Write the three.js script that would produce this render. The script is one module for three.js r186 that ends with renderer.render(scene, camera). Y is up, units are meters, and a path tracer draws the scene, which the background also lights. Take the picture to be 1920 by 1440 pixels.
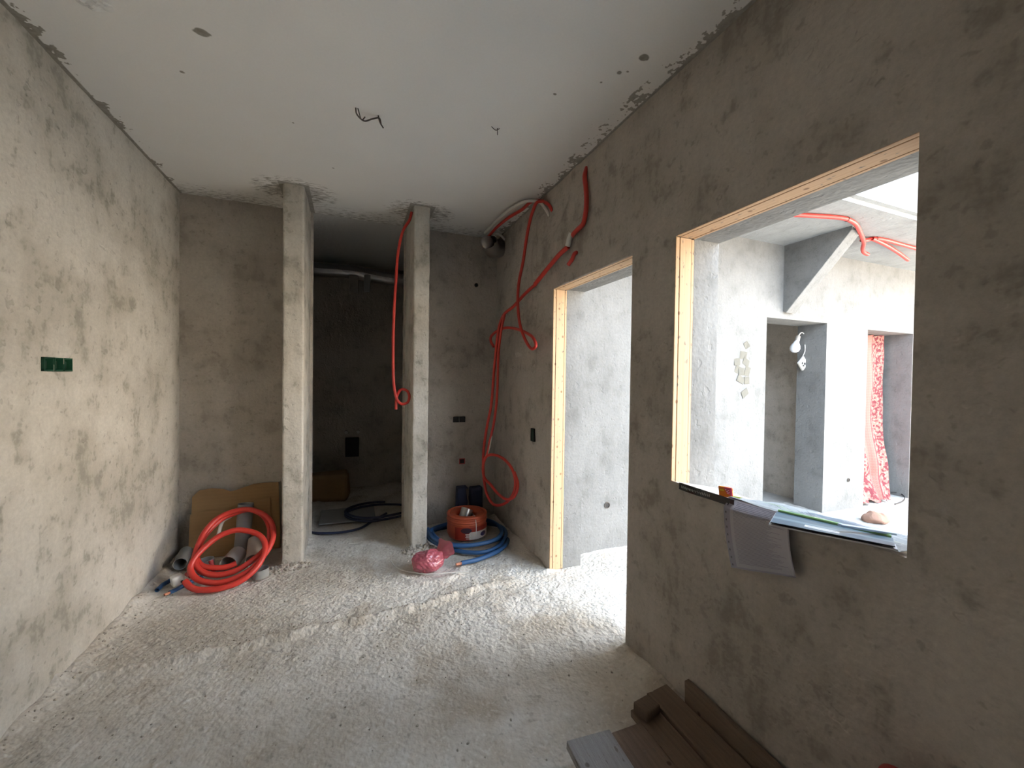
import * as THREE from 'three';
import { RoundedBoxGeometry } from 'three/addons/geometries/RoundedBoxGeometry.js';
import { mergeGeometries } from 'three/addons/utils/BufferGeometryUtils.js';

// ---------------------------------------------------------------- camera, sky, sun, exposure
const scene = new THREE.Scene();
const camera = new THREE.PerspectiveCamera(87.14, 4 / 3, 0.05, 200);
camera.position.set(0, 1.4, 0);
camera.rotation.order = 'YXZ';
camera.rotation.set(-0.0163, -0.3798, 0.0138);

const renderer = new THREE.WebGLRenderer({ antialias: true });
renderer.toneMapping = THREE.LinearToneMapping;
renderer.toneMappingExposure = 1.02;
renderer.shadowMap.enabled = true;

scene.background = new THREE.Color().setRGB(0.64, 0.79, 1.0);   // clear sky above the open patio
scene.backgroundIntensity = 11.5;

const sun = new THREE.DirectionalLight(new THREE.Color().setRGB(1.0, 0.86, 0.70), 74);
sun.position.set(-2.0, 12.3, -2.0);
sun.target.position.set(7.5, 1.0, 1.0);
sun.castShadow = true;
sun.shadow.mapSize.set(2048, 2048);
Object.assign(sun.shadow.camera, { left: -11, right: 11, top: 11, bottom: -11, near: 0.5, far: 40 });
scene.add(sun, sun.target);

// ---------------------------------------------------------------- measures (metres; x across, y up, -z into the room)
const XL = -1.216, XR = 1.339, XO = 1.61;        // left wall face, right wall face, right wall outer face
const YC = 2.762;                                // ceiling
const ZF = -3.304, ZB = -3.80;                   // front of the two partition walls, back of the niches
const ZR = 2.3;                                  // wall behind the camera
const ZD = -5.45;                                // back of the dark room
const DOOR = { z0: -1.717, z1: -2.593, h: 2.038 };
const ADDED_REAR = { z0: 0.80, z1: 0.40, h: 2.05 };         // unseen opening added behind the camera to brighten the room
const WIN = { z0: -0.585, z1: -1.418, y0: 0.945, y1: 2.042 };
const ZW = -2.753, YS = 2.747, ZS = -1.892;      // patio: far wall, slab underside, slab edge

// ---------------------------------------------------------------- helpers
let seed = 7;
function rnd() { seed = (seed + 0x6D2B79F5) | 0; let t = Math.imul(seed ^ (seed >>> 15), 1 | seed); t = (t + Math.imul(t ^ (t >>> 7), 61 | t)) ^ t; return ((t ^ (t >>> 14)) >>> 0) / 4294967296; }
const rr = (a, b) => a + (b - a) * rnd();
const clamp = (v, a = 0, b = 1) => Math.min(b, Math.max(a, v));
const sstep = (a, b, v) => { const t = clamp((v - a) / (b - a)); return t * t * (3 - 2 * t); };
const mix = (a, b, t) => a + (b - a) * t;
const mix3 = (a, b, t) => [mix(a[0], b[0], t), mix(a[1], b[1], t), mix(a[2], b[2], t)];
function hash(x, y, s) { let h = Math.imul(x, 374761393) + Math.imul(y, 668265263) + Math.imul(s, 1442695041); h = Math.imul(h ^ (h >>> 13), 1274126177); return ((h ^ (h >>> 16)) >>> 0) / 4294967296; }
const GX = new Float32Array(256), GY = new Float32Array(256);
for (let i = 0; i < 256; i++) { GX[i] = Math.cos(i / 256 * 2 * Math.PI); GY[i] = Math.sin(i / 256 * 2 * Math.PI); }
function grad(x, y, s, fx, fy) { let h = Math.imul(x, 374761393) + Math.imul(y, 668265263) + Math.imul(s, 1442695041); h = Math.imul(h ^ (h >>> 13), 1274126177); h = (h ^ (h >>> 16)) & 255; return GX[h] * fx + GY[h] * fy; }
function vnoise(x, y, s, px = 0, py = 0) {      // gradient noise, about -1..1, period px, py where given
  const xi = Math.floor(x), yi = Math.floor(y), fx = x - xi, fy = y - yi;
  const u = fx * fx * fx * (fx * (fx * 6 - 15) + 10), v = fy * fy * fy * (fy * (fy * 6 - 15) + 10);
  let x0 = xi, x1 = xi + 1, y0 = yi, y1 = yi + 1;
  if (px) { x0 = ((x0 % px) + px) % px; x1 = ((x1 % px) + px) % px; y0 = ((y0 % py) + py) % py; y1 = ((y1 % py) + py) % py; }
  const a = grad(x0, y0, s, fx, fy), b = grad(x1, y0, s, fx - 1, fy), c = grad(x0, y1, s, fx, fy - 1), d = grad(x1, y1, s, fx - 1, fy - 1);
  const p = a + (b - a) * u, q = c + (d - c) * u; return (p + (q - p) * v) * 1.5;
}
function fbm(x, y, s, oct, px = 0, py = 0) { let v = 0, a = 0.55; for (let i = 0; i < oct; i++) { v += a * vnoise(x, y, s + i * 17, px, py); x *= 2; y *= 2; px *= 2; py *= 2; a *= 0.5; } return v; }
function field(n, m, px, py, oct, s) { const f = new Float32Array(n * m); for (let j = 0; j < m; j++) for (let i = 0; i < n; i++) f[j * n + i] = fbm(i / n * px, j / m * py, s, oct, px, py); return f; }
const toS = (v) => Math.round(255 * (v <= 0.0031308 ? 12.92 * v : 1.055 * Math.pow(clamp(v), 1 / 2.4) - 0.055));
function colorTex(n, m, fn) {                   // fn(i, j) gives linear rgb
  const d = new Uint8Array(n * m * 4);
  for (let j = 0; j < m; j++) for (let i = 0; i < n; i++) { const c = fn(i, j), k = (j * n + i) * 4; d[k] = toS(c[0]); d[k + 1] = toS(c[1]); d[k + 2] = toS(c[2]); d[k + 3] = 255; }
  return finish(new THREE.DataTexture(d, n, m, THREE.RGBAFormat), true);
}
function grayTex(n, m, fn) {
  const d = new Uint8Array(n * m * 4);
  for (let j = 0; j < m; j++) for (let i = 0; i < n; i++) { const k = (j * n + i) * 4, v = Math.round(255 * clamp(fn(i, j))); d[k] = d[k + 1] = d[k + 2] = v; d[k + 3] = 255; }
  return finish(new THREE.DataTexture(d, n, m, THREE.RGBAFormat), false);
}
function finish(t, srgb) { t.wrapS = t.wrapT = THREE.RepeatWrapping; t.magFilter = THREE.LinearFilter; t.minFilter = THREE.LinearMipmapLinearFilter; t.generateMipmaps = true; if (srgb) t.colorSpace = THREE.SRGBColorSpace; t.needsUpdate = true; return t; }
function mat(color, rough = 0.9, more = {}) { return new THREE.MeshStandardMaterial({ color: Array.isArray(color) ? new THREE.Color().setRGB(...color) : color, roughness: rough, ...more }); }

const taken = {};
function numbered(name) { taken[name] = (taken[name] || 0) + 1; return taken[name] === 1 ? name : name + '_' + String(taken[name] - 1).padStart(3, '0'); }
function shade(o) { o.traverse((m) => { if (m.isMesh) { m.castShadow = m.receiveShadow = true; } }); return o; }
function clean(g) { g = g.index ? g.toNonIndexed() : g; for (const k of Object.keys(g.attributes)) if (!['position', 'normal', 'uv'].includes(k)) g.deleteAttribute(k); return g; }
function merge(list) { return list.length === 1 ? list[0] : mergeGeometries(list.map(clean)); }
function mesh(name, geo, material, parent) { const o = new THREE.Mesh(Array.isArray(geo) ? merge(geo) : geo, material); o.name = parent ? name : numbered(name); (parent || scene).add(o); return shade(o); }
function struct(name, geo, material) { const o = mesh(name, geo, material); o.userData.kind = 'structure'; return o; }
function label(o, text, category, group) { o.userData.label = text; o.userData.category = category; if (group) o.userData.group = group; return o; }
function thing(name, text, category, at = [0, 0, 0], group) { const o = new THREE.Group(); o.name = numbered(name); o.position.set(...at); scene.add(o); return label(o, text, category, group); }
function single(name, geo, material, text, category, group) { return label(mesh(name, geo, material), text, category, group); }
function box(x0, x1, y0, y1, z0, z1, uvm = 1) {  // box with uv in metres
  const g = new THREE.BoxGeometry(Math.abs(x1 - x0), Math.abs(y1 - y0), Math.abs(z1 - z0)); g.translate((x0 + x1) / 2, (y0 + y1) / 2, (z0 + z1) / 2); return boxUV(g, uvm);
}
function boxUV(g, uvm = 1) {
  const p = g.attributes.position, n = g.attributes.normal, uv = g.attributes.uv;
  for (let i = 0; i < p.count; i++) {
    const ax = Math.abs(n.getX(i)), ay = Math.abs(n.getY(i)), az = Math.abs(n.getZ(i));
    if (ax >= ay && ax >= az) uv.setXY(i, p.getZ(i) / uvm, p.getY(i) / uvm); else if (ay >= az) uv.setXY(i, p.getX(i) / uvm, p.getZ(i) / uvm); else uv.setXY(i, p.getX(i) / uvm, p.getY(i) / uvm);
  }
  return g;
}
function lines(a, b, step, extra = []) {        // sorted grid lines through the extra values
  const keys = [a, b, ...extra.filter((e) => e > a && e < b)].sort((p, q) => p - q), out = [];
  for (let k = 0; k + 1 < keys.length; k++) { const n = Math.max(1, Math.round((keys[k + 1] - keys[k]) / step)); for (let i = 0; i < n; i++) out.push(keys[k] + (keys[k + 1] - keys[k]) * i / n); }
  out.push(b); return out;
}
function relief(us, vs, place, height, uvm, holes = [], flip = false) {   // uneven sheet: place(u, v, h) -> [x, y, z]; holes [u0, u1, v0, v1]
  const n = us.length, pos = [], uv = [], idx = [], e = 1e-6;
  const onEdge = (u, v) => holes.some((h) => u > h[0] - e && u < h[1] + e && v > h[2] - e && v < h[3] + e);
  for (const v of vs) for (const u of us) { pos.push(...place(u, v, onEdge(u, v) ? -0.006 : height(u, v))); uv.push(u / uvm, v / uvm); }
  for (let j = 0; j + 1 < vs.length; j++) for (let i = 0; i + 1 < n; i++) {
    const cu = (us[i] + us[i + 1]) / 2, cv = (vs[j] + vs[j + 1]) / 2;
    if (holes.some((h) => cu > h[0] && cu < h[1] && cv > h[2] && cv < h[3])) continue;
    const a = j * n + i, b = a + 1, c = a + n, d = c + 1;
    if (flip) idx.push(a, c, b, b, c, d); else idx.push(a, b, c, b, d, c);
  }
  const g = new THREE.BufferGeometry(); g.setAttribute('position', new THREE.Float32BufferAttribute(pos, 3)); g.setAttribute('uv', new THREE.Float32BufferAttribute(uv, 2)); g.setIndex(idx); g.computeVertexNormals(); return g;
}
const V = (p) => new THREE.Vector3(p[0], p[1], p[2]);
function tube(pts, r, seg = 0, sides = 10, closed = false) { const c = new THREE.CatmullRomCurve3(pts.map(V), closed, 'centripetal'); return new THREE.TubeGeometry(c, seg || Math.max(12, pts.length * 7), r, sides, closed); }
function hollow(pts, r, wall = 0.003, sides = 12) {   // open pipe: outer and inner skin and the two end rings
  const c = new THREE.CatmullRomCurve3(pts.map(V), false, 'centripetal'), seg = Math.max(8, pts.length * 6);
  const a = new THREE.TubeGeometry(c, seg, r, sides), b = new THREE.TubeGeometry(c, seg, r - wall, sides), out = [a, b], f = c.computeFrenetFrames(seg);
  for (const k of [0, seg]) {
    const p = c.getPointAt(k / seg), q = new THREE.RingGeometry(r - wall, r, sides), m = new THREE.Matrix4().makeBasis(f.normals[k], f.binormals[k], f.tangents[k]).setPosition(p);
    q.applyMatrix4(m); out.push(q);
  }
  return out;
}
function lumpy(g, amp, freq, s) {               // pushes the vertices of a closed mesh along smooth noise
  const p = g.attributes.position;
  for (let i = 0; i < p.count; i++) {
    const x = p.getX(i), y = p.getY(i), z = p.getZ(i);
    p.setXYZ(i, x + amp * fbm((y + 9) * freq + z * freq * 0.7, (z + 5) * freq, s, 2), y + amp * fbm((x + 7) * freq, (z + 3) * freq + x * freq * 0.6, s + 5, 2), z + amp * fbm((x + 4) * freq + y * freq * 0.8, (y + 8) * freq, s + 9, 2));
  }
  g.computeVertexNormals(); return g;
}

// ---------------------------------------------------------------- surfaces
const N = 1024, TILE = 2.4;
const FA = field(N, N, 5, 5, 5, 11), FB = field(N, N, 18, 18, 4, 23), FC = field(N, N, 128, 128, 3, 37), FD = field(N, N, 60, 14, 4, 51), FE = field(N, N, 44, 44, 3, 71);
const roll = (f, i, j) => f[(((j % N) + N) % N) * N + (((i % N) + N) % N)];
function plaster(light, mid, dark, pit, oi, oj, contrast = 1, mottle = 0.6) {
  return colorTex(N, N, (i, j) => {
    const a = roll(FA, i + oi, j + oj), b = roll(FB, i + oj, j + oi), c = roll(FC, i, j), d = roll(FD, i + oi, j + oj), e = roll(FE, i + oi, j);
    let k = mix3(light, mid, clamp(0.5 + 1.25 * contrast * (a + 0.3 * b)));
    k = mix3(k, dark, mottle * sstep(0.05, 0.75, b + 0.5 * d + 0.5 * a + 0.5 * c));
    k = mix3(k, dark, pit * sstep(0.34, 0.52, e + 0.45 * c + 0.3 * a));
    const g = 1 + 0.13 * c + 0.09 * (hash(i, j, 3) - 0.5) + 0.07 * d; return [k[0] * g, k[1] * g, k[2] * g];
  });
}
const bumpPlaster = grayTex(N, N, (i, j) => 0.55 + 0.22 * roll(FB, i, j) + 0.22 * roll(FC, i, j) + 0.20 * roll(FD, i, j) - 0.35 * sstep(0.28, 0.45, roll(FE, i, j) + 0.3 * roll(FC, i, j)));
const rough1 = { bumpMap: bumpPlaster, bumpScale: 0.006 };
const M = {};
M.left = mat(0xffffff, 0.95, { map: plaster([0.59, 0.555, 0.49], [0.48, 0.445, 0.38], [0.30, 0.28, 0.23], 0.5, 0, 0, 1.5, 0.9), ...rough1 });
M.cement = mat(0xffffff, 0.95, { map: plaster([0.50, 0.45, 0.39], [0.43, 0.385, 0.325], [0.29, 0.257, 0.213], 0.55, 310, 120, 1.2, 0.9), ...rough1 });  // right wall and niches: left wall plaster copied darker, shade put into the colour
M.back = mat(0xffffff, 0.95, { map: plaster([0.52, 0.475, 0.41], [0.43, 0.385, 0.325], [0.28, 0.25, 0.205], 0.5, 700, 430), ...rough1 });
M.east = mat([0.84, 0.81, 0.76], 0.95, rough1);
M.pale = mat(0xffffff, 0.97, { map: plaster([0.43, 0.42, 0.395], [0.37, 0.36, 0.33], [0.28, 0.27, 0.24], 0.3, 20, 640), bumpMap: bumpPlaster, bumpScale: 0.012 });
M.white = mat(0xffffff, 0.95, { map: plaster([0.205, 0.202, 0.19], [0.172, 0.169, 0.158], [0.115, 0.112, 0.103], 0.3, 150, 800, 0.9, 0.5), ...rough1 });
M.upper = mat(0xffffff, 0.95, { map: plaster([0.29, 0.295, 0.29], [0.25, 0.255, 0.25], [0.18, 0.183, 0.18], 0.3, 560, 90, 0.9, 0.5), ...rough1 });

// ceiling: white skim coat with cement smeared along its edges
const CW = 1024, CH = 2048, CX0 = XL, CX1 = XR, CZ0 = ZB - 0.02, CZ1 = 0.6;
const ceilingMap = colorTex(CW, CH, (i, j) => {
  const x = mix(CX0, CX1, (i + 0.5) / CW), z = mix(CZ0, CZ1, (j + 0.5) / CH);
  const n1 = fbm(x * 7, z * 7, 5, 4), n2 = fbm(x * 38, z * 38, 8, 3), n3 = fbm(x * 3, z * 3, 9, 3), w = 1 + 0.03 * n3 + 0.03 * fbm(x * 120, z * 120, 3, 2);
  let c = [0.84 * w, 0.825 * w, 0.79 * w]; const cem = mix3([0.25, 0.23, 0.19], [0.36, 0.335, 0.285], 0.5 + n2);
  const dl = x - XL, dr = XR - x;
  let k = sstep(0.006, 0.0, dl - (0.016 + 0.05 * sstep(-0.05, 0.5, n1 + 0.6 * n2)));
  k = Math.max(k, 0.9 * sstep(0.004, 0.0, dr - (0.014 + 0.085 * sstep(-0.1, 0.5, n1 + 0.8 * n2))));
  k = Math.max(k, 0.85 * sstep(0.30, 0.38, n2 + 0.35 * n1 - 0.10 - 2.6 * Math.max(0, dr - 0.02)) * sstep(0.24, 0.1, dr));
  k = Math.max(k, 0.8 * sstep(0.34, 0.4, n2 + 0.3 * n1 - 0.12 - 4 * Math.max(0, dl - 0.03)) * sstep(0.14, 0.05, dl));
  const st = fbm(x * 16 + z * 10, z * 95 - x * 18, 61, 3);                      // brush strokes round the partitions and along the niche backs
  for (const [cx, r] of [[-0.39, 0.23], [0.525, 0.22]]) { const q = Math.hypot((x - cx) * 0.8, z - (ZF - 0.12)); k = Math.max(k, 0.85 * sstep(0.0, 0.12, st - 0.3 + 0.55 * (1.25 - q / r)) * sstep(1.15, 0.9, q / r)); if (Math.abs(x - cx) < 0.10 && z < ZF + 0.03 + 0.02 * n1) k = Math.max(k, 0.9); }
  k = Math.max(k, 0.7 * sstep(0.10, 0.25, st - 0.2 + 1.6 * (0.24 - (z - ZB))) * sstep(0.30, 0.16, z - ZB));
  for (const [sx, sz, r] of [[-0.564, -1.988, 0.026], [1.141, -1.407, 0.022], [1.10, -1.52, 0.011], [1.13, -1.50, 0.006], [1.06, -1.60, 0.006], [-0.117, -2.932, 0.008], [0.9, -1.75, 0.008], [-0.72, -2.28, 0.010], [-0.3, -2.5, 0.006]]) k = Math.max(k, sstep(1.15, 0.9, Math.hypot((x - sx) * (1.0 + 0.4 * n2), (z - sz) * 1.25) / r));
  return mix3(c, cem, k);
});
M.ceiling = mat(0xffffff, 0.9, { map: ceilingMap });
ceilingMap.wrapS = ceilingMap.wrapT = THREE.ClampToEdgeWrapping;
M.plainCeiling = mat([0.62, 0.61, 0.58], 0.95, rough1);

// floor: rough screed
const floorMap = colorTex(N, N, (i, j) => {
  const a = roll(FA, i + 90, j + 400), a2 = roll(FA, j + 300, i + 700), b = roll(FB, i + 77, j), c = roll(FC, i + 5, j + 9), e = roll(FE, i + 13, j + 500);
  let k = mix3([0.70, 0.655, 0.585], [0.55, 0.495, 0.415], clamp(0.5 + 1.5 * (a + 0.25 * b))); k = mix3(k, [0.44, 0.37, 0.28], 0.7 * sstep(0.05, 0.5, a2 + 0.35 * b + 0.15 * c));
  k = mix3(k, [0.27, 0.235, 0.185], 0.5 * sstep(0.3, 0.55, e + 0.35 * c)); k = mix3(k, [0.70, 0.67, 0.61], 0.45 * sstep(0.15, 0.5, c - 0.3 * e + 0.3 * b));
  const g = 1 + 0.10 * c + 0.08 * (hash(i, j, 5) - 0.5); return [k[0] * g, k[1] * g, k[2] * g];
});
const bumpFloor = grayTex(N, N, (i, j) => 0.5 + 0.35 * roll(FC, i, j) + 0.3 * roll(FE, i, j) + 0.2 * roll(FB, j, i));
M.floor = mat(0xffffff, 0.97, { map: floorMap, bumpMap: bumpFloor, bumpScale: 0.012 });

// ---------------------------------------------------------------- the room shell
function floorHeight(x, z) {
  const zr = -2.44 - 0.035 * Math.sin(x * 2.1 + 0.4) - 0.10 * sstep(0.3, 0.95, x) + 0.012 * vnoise(x * 9, 3, 4);
  let h = 0.010 * fbm(x * 1.7, z * 1.7, 91, 3) + 0.006 * fbm(x * 9, z * 9, 95, 3) + 0.0050 * fbm(x * 30, z * 30, 97, 3);
  const t = z - zr + 0.012 * vnoise(x * 16, z * 16, 28); h += (0.024 + 0.012 * vnoise(x * 5, 1, 8) + 0.006 * vnoise(x * 31, z * 31, 9)) * (t > 0 ? Math.exp(-t * t / 0.0011) : Math.exp(-t * t / 0.0006)) * sstep(1.25, 0.7, x);
  const q = Math.hypot(x - 0.55, (z + 3.0) * 0.9); h += 0.012 * Math.exp(-((q - 0.24) ** 2) / 0.0012) * sstep(-3.2, -2.9, z);
  for (const [ex, s] of [[XL, 1], [XR, 1]]) { if (ex === XR && z > DOOR.z1 && z < DOOR.z0) continue; const d = Math.abs(x - ex); h += (0.030 + 0.02 * vnoise(z * 6, ex, 3)) * Math.exp(-d * d / 0.0035) * s; }
  if (z < ZF + 0.12) for (const cx of [-0.39, 0.525]) { const d = Math.hypot(Math.max(0, Math.abs(x - cx) - 0.06), Math.max(0, z - ZF)); h += (0.022 + 0.015 * vnoise(x * 30, z * 30, 6)) * Math.exp(-d * d / 0.002); }
  return h - 0.006;
}
struct('floor', [relief(lines(XO + 0.02, 2.7, 0.012), lines(-2.77, -1.1, 0.011), (u, v, h) => [u, h + 0.014 * sstep(XO + 0.02, XO + 0.25, u), v], floorHeight, TILE, [], true), relief(lines(XL - 0.02, XO + 0.02, 0.011), lines(-4.2, -0.9, 0.011), (u, v, h) => [u, h, v], floorHeight, TILE, [], true), box(XL - 0.2, XO, -0.25, -0.03, ZD - 0.2, ZR + 0.2, TILE),
  relief(lines(XL - 0.02, XO + 0.02, 0.06), lines(-0.9, ZR, 0.06), (u, v, h) => [u, h, v], floorHeight, TILE, [], true), relief(lines(XL - 0.02, XO, 0.06), lines(ZD, -4.2, 0.06), (u, v, h) => [u, h, v], floorHeight, TILE, [], true)], M.floor);

const ceilGeo = relief(lines(XL - 0.01, XR + 0.01, 0.05), lines(ZB - 0.01, 0.6, 0.05), (u, v, h) => [u, YC + h, v], (u, v) => 0.004 * fbm(u * 3, v * 3, 44, 2), 1);
{ const uv = ceilGeo.attributes.uv, p = ceilGeo.attributes.position; for (let i = 0; i < p.count; i++) uv.setXY(i, (p.getX(i) - CX0) / (CX1 - CX0), (p.getZ(i) - CZ0) / (CZ1 - CZ0)); }
struct('ceiling', ceilGeo, M.ceiling);
struct('ceiling_slab', [box(XL - 0.2, XO, YC + 0.008, 3.02, ZD - 0.2, ZR + 0.2, TILE)], M.plainCeiling);

const wallBump = (s, k = 1) => (u, v) => k * (0.006 * fbm(u * 2.2, v * 2.2, s, 3) + 0.0035 * fbm(u * 13, v * 13, s + 3, 3) + 0.0015 * fbm(u * 60, v * 60, s + 7, 2));
struct('wall_left', [relief(lines(-4.0, -1.0, 0.016, [-2.528, -2.332]), lines(-0.02, YC + 0.01, 0.016, [1.398, 1.460]), (u, v, h) => [XL + h, v, u], wallBump(201), TILE, [[-2.528, -2.332, 1.398, 1.460]], true), box(XL - 0.2, XL - 0.03, -0.1, YC + 0.02, ZD, ZR, TILE)], M.left);
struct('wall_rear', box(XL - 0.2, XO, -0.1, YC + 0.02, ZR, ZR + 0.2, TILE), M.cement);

// right wall with the doorway and the window opening; chases patched with mortar stand a little proud
const rightBump = wallBump(333, 1.3);
function rightHeight(d, y) {
  let h = rightBump(d, y);
  const c = 2.86 + 0.05 * vnoise(y * 2.3, 1, 12) + 0.02 * (y - 1.7); let t = Math.abs(d - c) + 0.012 * vnoise(y * 22, d * 15, 14);
  if (y > 0.86) h += 0.015 * sstep(0.075, 0.062, t) - 0.012 * sstep(0.02, 0.008, t);
  const c2 = 3.2 + 0.03 * vnoise(y * 3, 2, 15); t = Math.abs(d - c2) + 0.012 * vnoise(y * 20, d * 17, 16);
  if (y > 1.6) h += 0.014 * sstep(0.08, 0.066, t);
  const c3 = 2.62 - 0.3 * sstep(2.3, 2.6, y) + 0.03 * vnoise(y * 5, 5, 18); t = Math.abs(d - c3) + 0.01 * vnoise(y * 25, d * 20, 19); if (y > 2.12) h += 0.007 * sstep(0.07, 0.05, t);
  const wd = Math.max(Math.max(-WIN.z0 - d, d + WIN.z1), Math.max(WIN.y0 - y, y - WIN.y1)); if (y > 0.97) h -= 0.004 * sstep(0.062, 0.055, wd + 0.004 * vnoise(d * 30, y * 30, 20));
  return Math.max(h, -0.004);
}
const fw = 0.032;                                 // thickness of the wooden sub-frames
const holesIn = [[-DOOR.z0, -DOOR.z1, -1, DOOR.h], [-WIN.z0, -WIN.z1, WIN.y0, WIN.y1]];
function rightLayer(x0, x1, grow, gx) {           // wall layer x0..x1 as boxes round the two openings
  const a = -WIN.z0 - grow, b = -WIN.z1 + grow, c = -DOOR.z0 - grow, d = -DOOR.z1 + grow, q = (d0, d1, y0, y1) => box(x0, x1, y0, y1, -d1, -d0, TILE);
  return [q(-ZR - 0.2, -ADDED_REAR.z0, -0.1, YC + 0.02), q(-ADDED_REAR.z0, -ADDED_REAR.z1, ADDED_REAR.h, YC + 0.02), q(-ADDED_REAR.z1, a, -0.1, YC + 0.02), q(a, b, -0.1, WIN.y0 - 0.095), q(a, b, WIN.y1 + grow, YC + 0.02), q(b, c, -0.1, YC + 0.02), q(c, d, DOOR.h + grow, YC + 0.02), q(d, gx, -0.1, YC + 0.02)];
}
const sill = new THREE.Shape(); sill.moveTo(XR + 0.006, WIN.y0 - 0.12); sill.lineTo(XR + 0.006, WIN.y0 - 0.002); sill.lineTo(XO, WIN.y0 - 0.055); sill.lineTo(XO, WIN.y0 - 0.12); sill.closePath();
const sillGeo = new THREE.ExtrudeGeometry(sill, { depth: WIN.z0 - WIN.z1 + 0.008, bevelEnabled: false }); sillGeo.translate(0, 0, WIN.z1 - 0.004);
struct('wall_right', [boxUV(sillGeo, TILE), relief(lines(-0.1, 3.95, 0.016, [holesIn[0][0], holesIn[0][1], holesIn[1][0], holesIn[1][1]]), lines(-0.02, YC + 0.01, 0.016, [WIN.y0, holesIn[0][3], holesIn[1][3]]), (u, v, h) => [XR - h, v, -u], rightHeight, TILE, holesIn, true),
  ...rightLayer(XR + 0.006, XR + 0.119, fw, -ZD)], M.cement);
struct('wall_right_outer', rightLayer(XR + 0.1195, XO, 0.004, -ZW - 0.001), M.white);

// niche backs, dark room and the two partition ends
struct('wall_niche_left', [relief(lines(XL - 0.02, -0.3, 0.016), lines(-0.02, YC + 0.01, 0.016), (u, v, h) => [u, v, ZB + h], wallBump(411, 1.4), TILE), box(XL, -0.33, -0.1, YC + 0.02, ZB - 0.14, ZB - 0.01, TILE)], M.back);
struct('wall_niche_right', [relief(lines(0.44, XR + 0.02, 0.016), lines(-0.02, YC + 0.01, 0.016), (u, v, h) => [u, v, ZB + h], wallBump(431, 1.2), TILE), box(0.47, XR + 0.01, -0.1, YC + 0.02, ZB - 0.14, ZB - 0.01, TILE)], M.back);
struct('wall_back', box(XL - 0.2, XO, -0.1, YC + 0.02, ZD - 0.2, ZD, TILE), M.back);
function partition(x0, x1, s) {
  // a rounded section swept upwards with uneven faces
  const ring = [], r = 0.014, w = x1 - x0, dp = 0.53;
  const side = (ax, az, bx, bz, n) => { for (let k = 1; k < n; k++) ring.push([mix(ax, bx, k / n), mix(az, bz, k / n)]); };
  side(x0, ZF - dp, x0, ZF - r, 14); pushArcRev(ring, x0 + r, ZF - r, r, Math.PI, Math.PI / 2); side(x0 + r, ZF, x1 - r, ZF, 9); pushArcRev(ring, x1 - r, ZF - r, r, Math.PI / 2, 0); side(x1, ZF - r, x1, ZF - dp, 14);
  return relief(lines(0, 1, 1 / (ring.length - 1)).slice(0, ring.length).map((_, i) => i), lines(-0.02, YC + 0.01, 0.02), (u, v) => { const [x, z] = ring[Math.round(u)], h = 0.004 * fbm(x * 9 + z * 7, v * 5, s, 3) + 0.0035 * fbm(x * 60 + z * 23, v * 40, s + 4, 2); return [x + h * (x > (x0 + x1) / 2 ? 1 : -1), v, z + 0.8 * fbm(v * 7, x * 20, s + 6, 3) * 0.006]; }, () => 0, 1, [], false);
}
function pushArcRev(ring, cx, cz, r, a0, a1) { for (let k = 0; k <= 3; k++) { const a = mix(a0, a1, k / 3); ring.push([cx + r * Math.cos(a), cz + r * Math.sin(a)]); } }
function partitionUV(g) { const p = g.attributes.position, uv = g.attributes.uv; for (let i = 0; i < p.count; i++) uv.setXY(i, (p.getX(i) + p.getZ(i)) / TILE, p.getY(i) / TILE); return g; }
struct('wall_partition_left', partitionUV(partition(-0.459, -0.322, 511)), M.left);
struct('wall_partition_right', partitionUV(partition(0.461, 0.588, 531)), M.left);

// ---------------------------------------------------------------- the patio beyond the right wall
const A = { x0: 3.772, x1: 4.690, h: 2.022 }, B = { x0: 5.412, x1: 6.322, h: 1.995 };
const XE = 13.0, ZE = 6.5;
function farWall() {
  const q = (x0, x1, y0, y1, z0 = ZW - 0.30, z1 = ZW) => box(x0, x1, y0, y1, z0, z1, TILE), top = YS + 0.02;
  return [q(XR + 0.1195, A.x0, -0.1, top), q(A.x0, A.x1, A.h, top), q(A.x1, B.x0, -0.1, top), q(B.x0, B.x1, B.h, top), q(B.x1, XE + 0.3, -0.1, top)];
}
struct('wall_patio_far', farWall(), M.white);
struct('ceiling_patio', [box(XO - 0.001, XE + 0.3, YS, YS + 0.25, -6.0, ZS, TILE)], M.upper);
struct('wall_patio_upper', [box(XO - 0.6, XE + 0.3, YS + 0.034, 6.2, ZS - 0.2, ZS + 0.040, TILE)], M.upper);
struct('wall_patio_east', box(XE, XE + 0.3, -0.1, 6.2, ZS - 1, ZE, TILE), M.east);
struct('wall_patio_south', box(XO, XE, -0.1, 3.3, ZE, ZE + 0.2, TILE), M.east);
struct('floor_patio', [relief(lines(XO, XE, 0.05), lines(ZW - 0.4, ZE, 0.05), (u, v, h) => [u, h, v], (x, z) => 0.008 * fbm(x * 2, z * 2, 601, 3) + 0.006 * fbm(x * 12, z * 12, 605, 3) - 0.004 - 0.02 * sstep(0.35, 0.0, x - XO) * (z > -2.8 && z < -1.0 ? 1 : 0), TILE, [], true), box(XO, XE + 0.3, -0.25, -0.03, -6, ZE, TILE)], M.pale);
struct('wall_store', [box(XO, XE + 0.3, -0.1, YS, -6.0, -5.8, TILE), box(XE, XE + 0.3, -0.1, YS, -5.8, ZW - 0.3, TILE), box(5.0, 5.1, -0.1, YS, -5.8, ZW - 0.3, TILE)], M.back);

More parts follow.
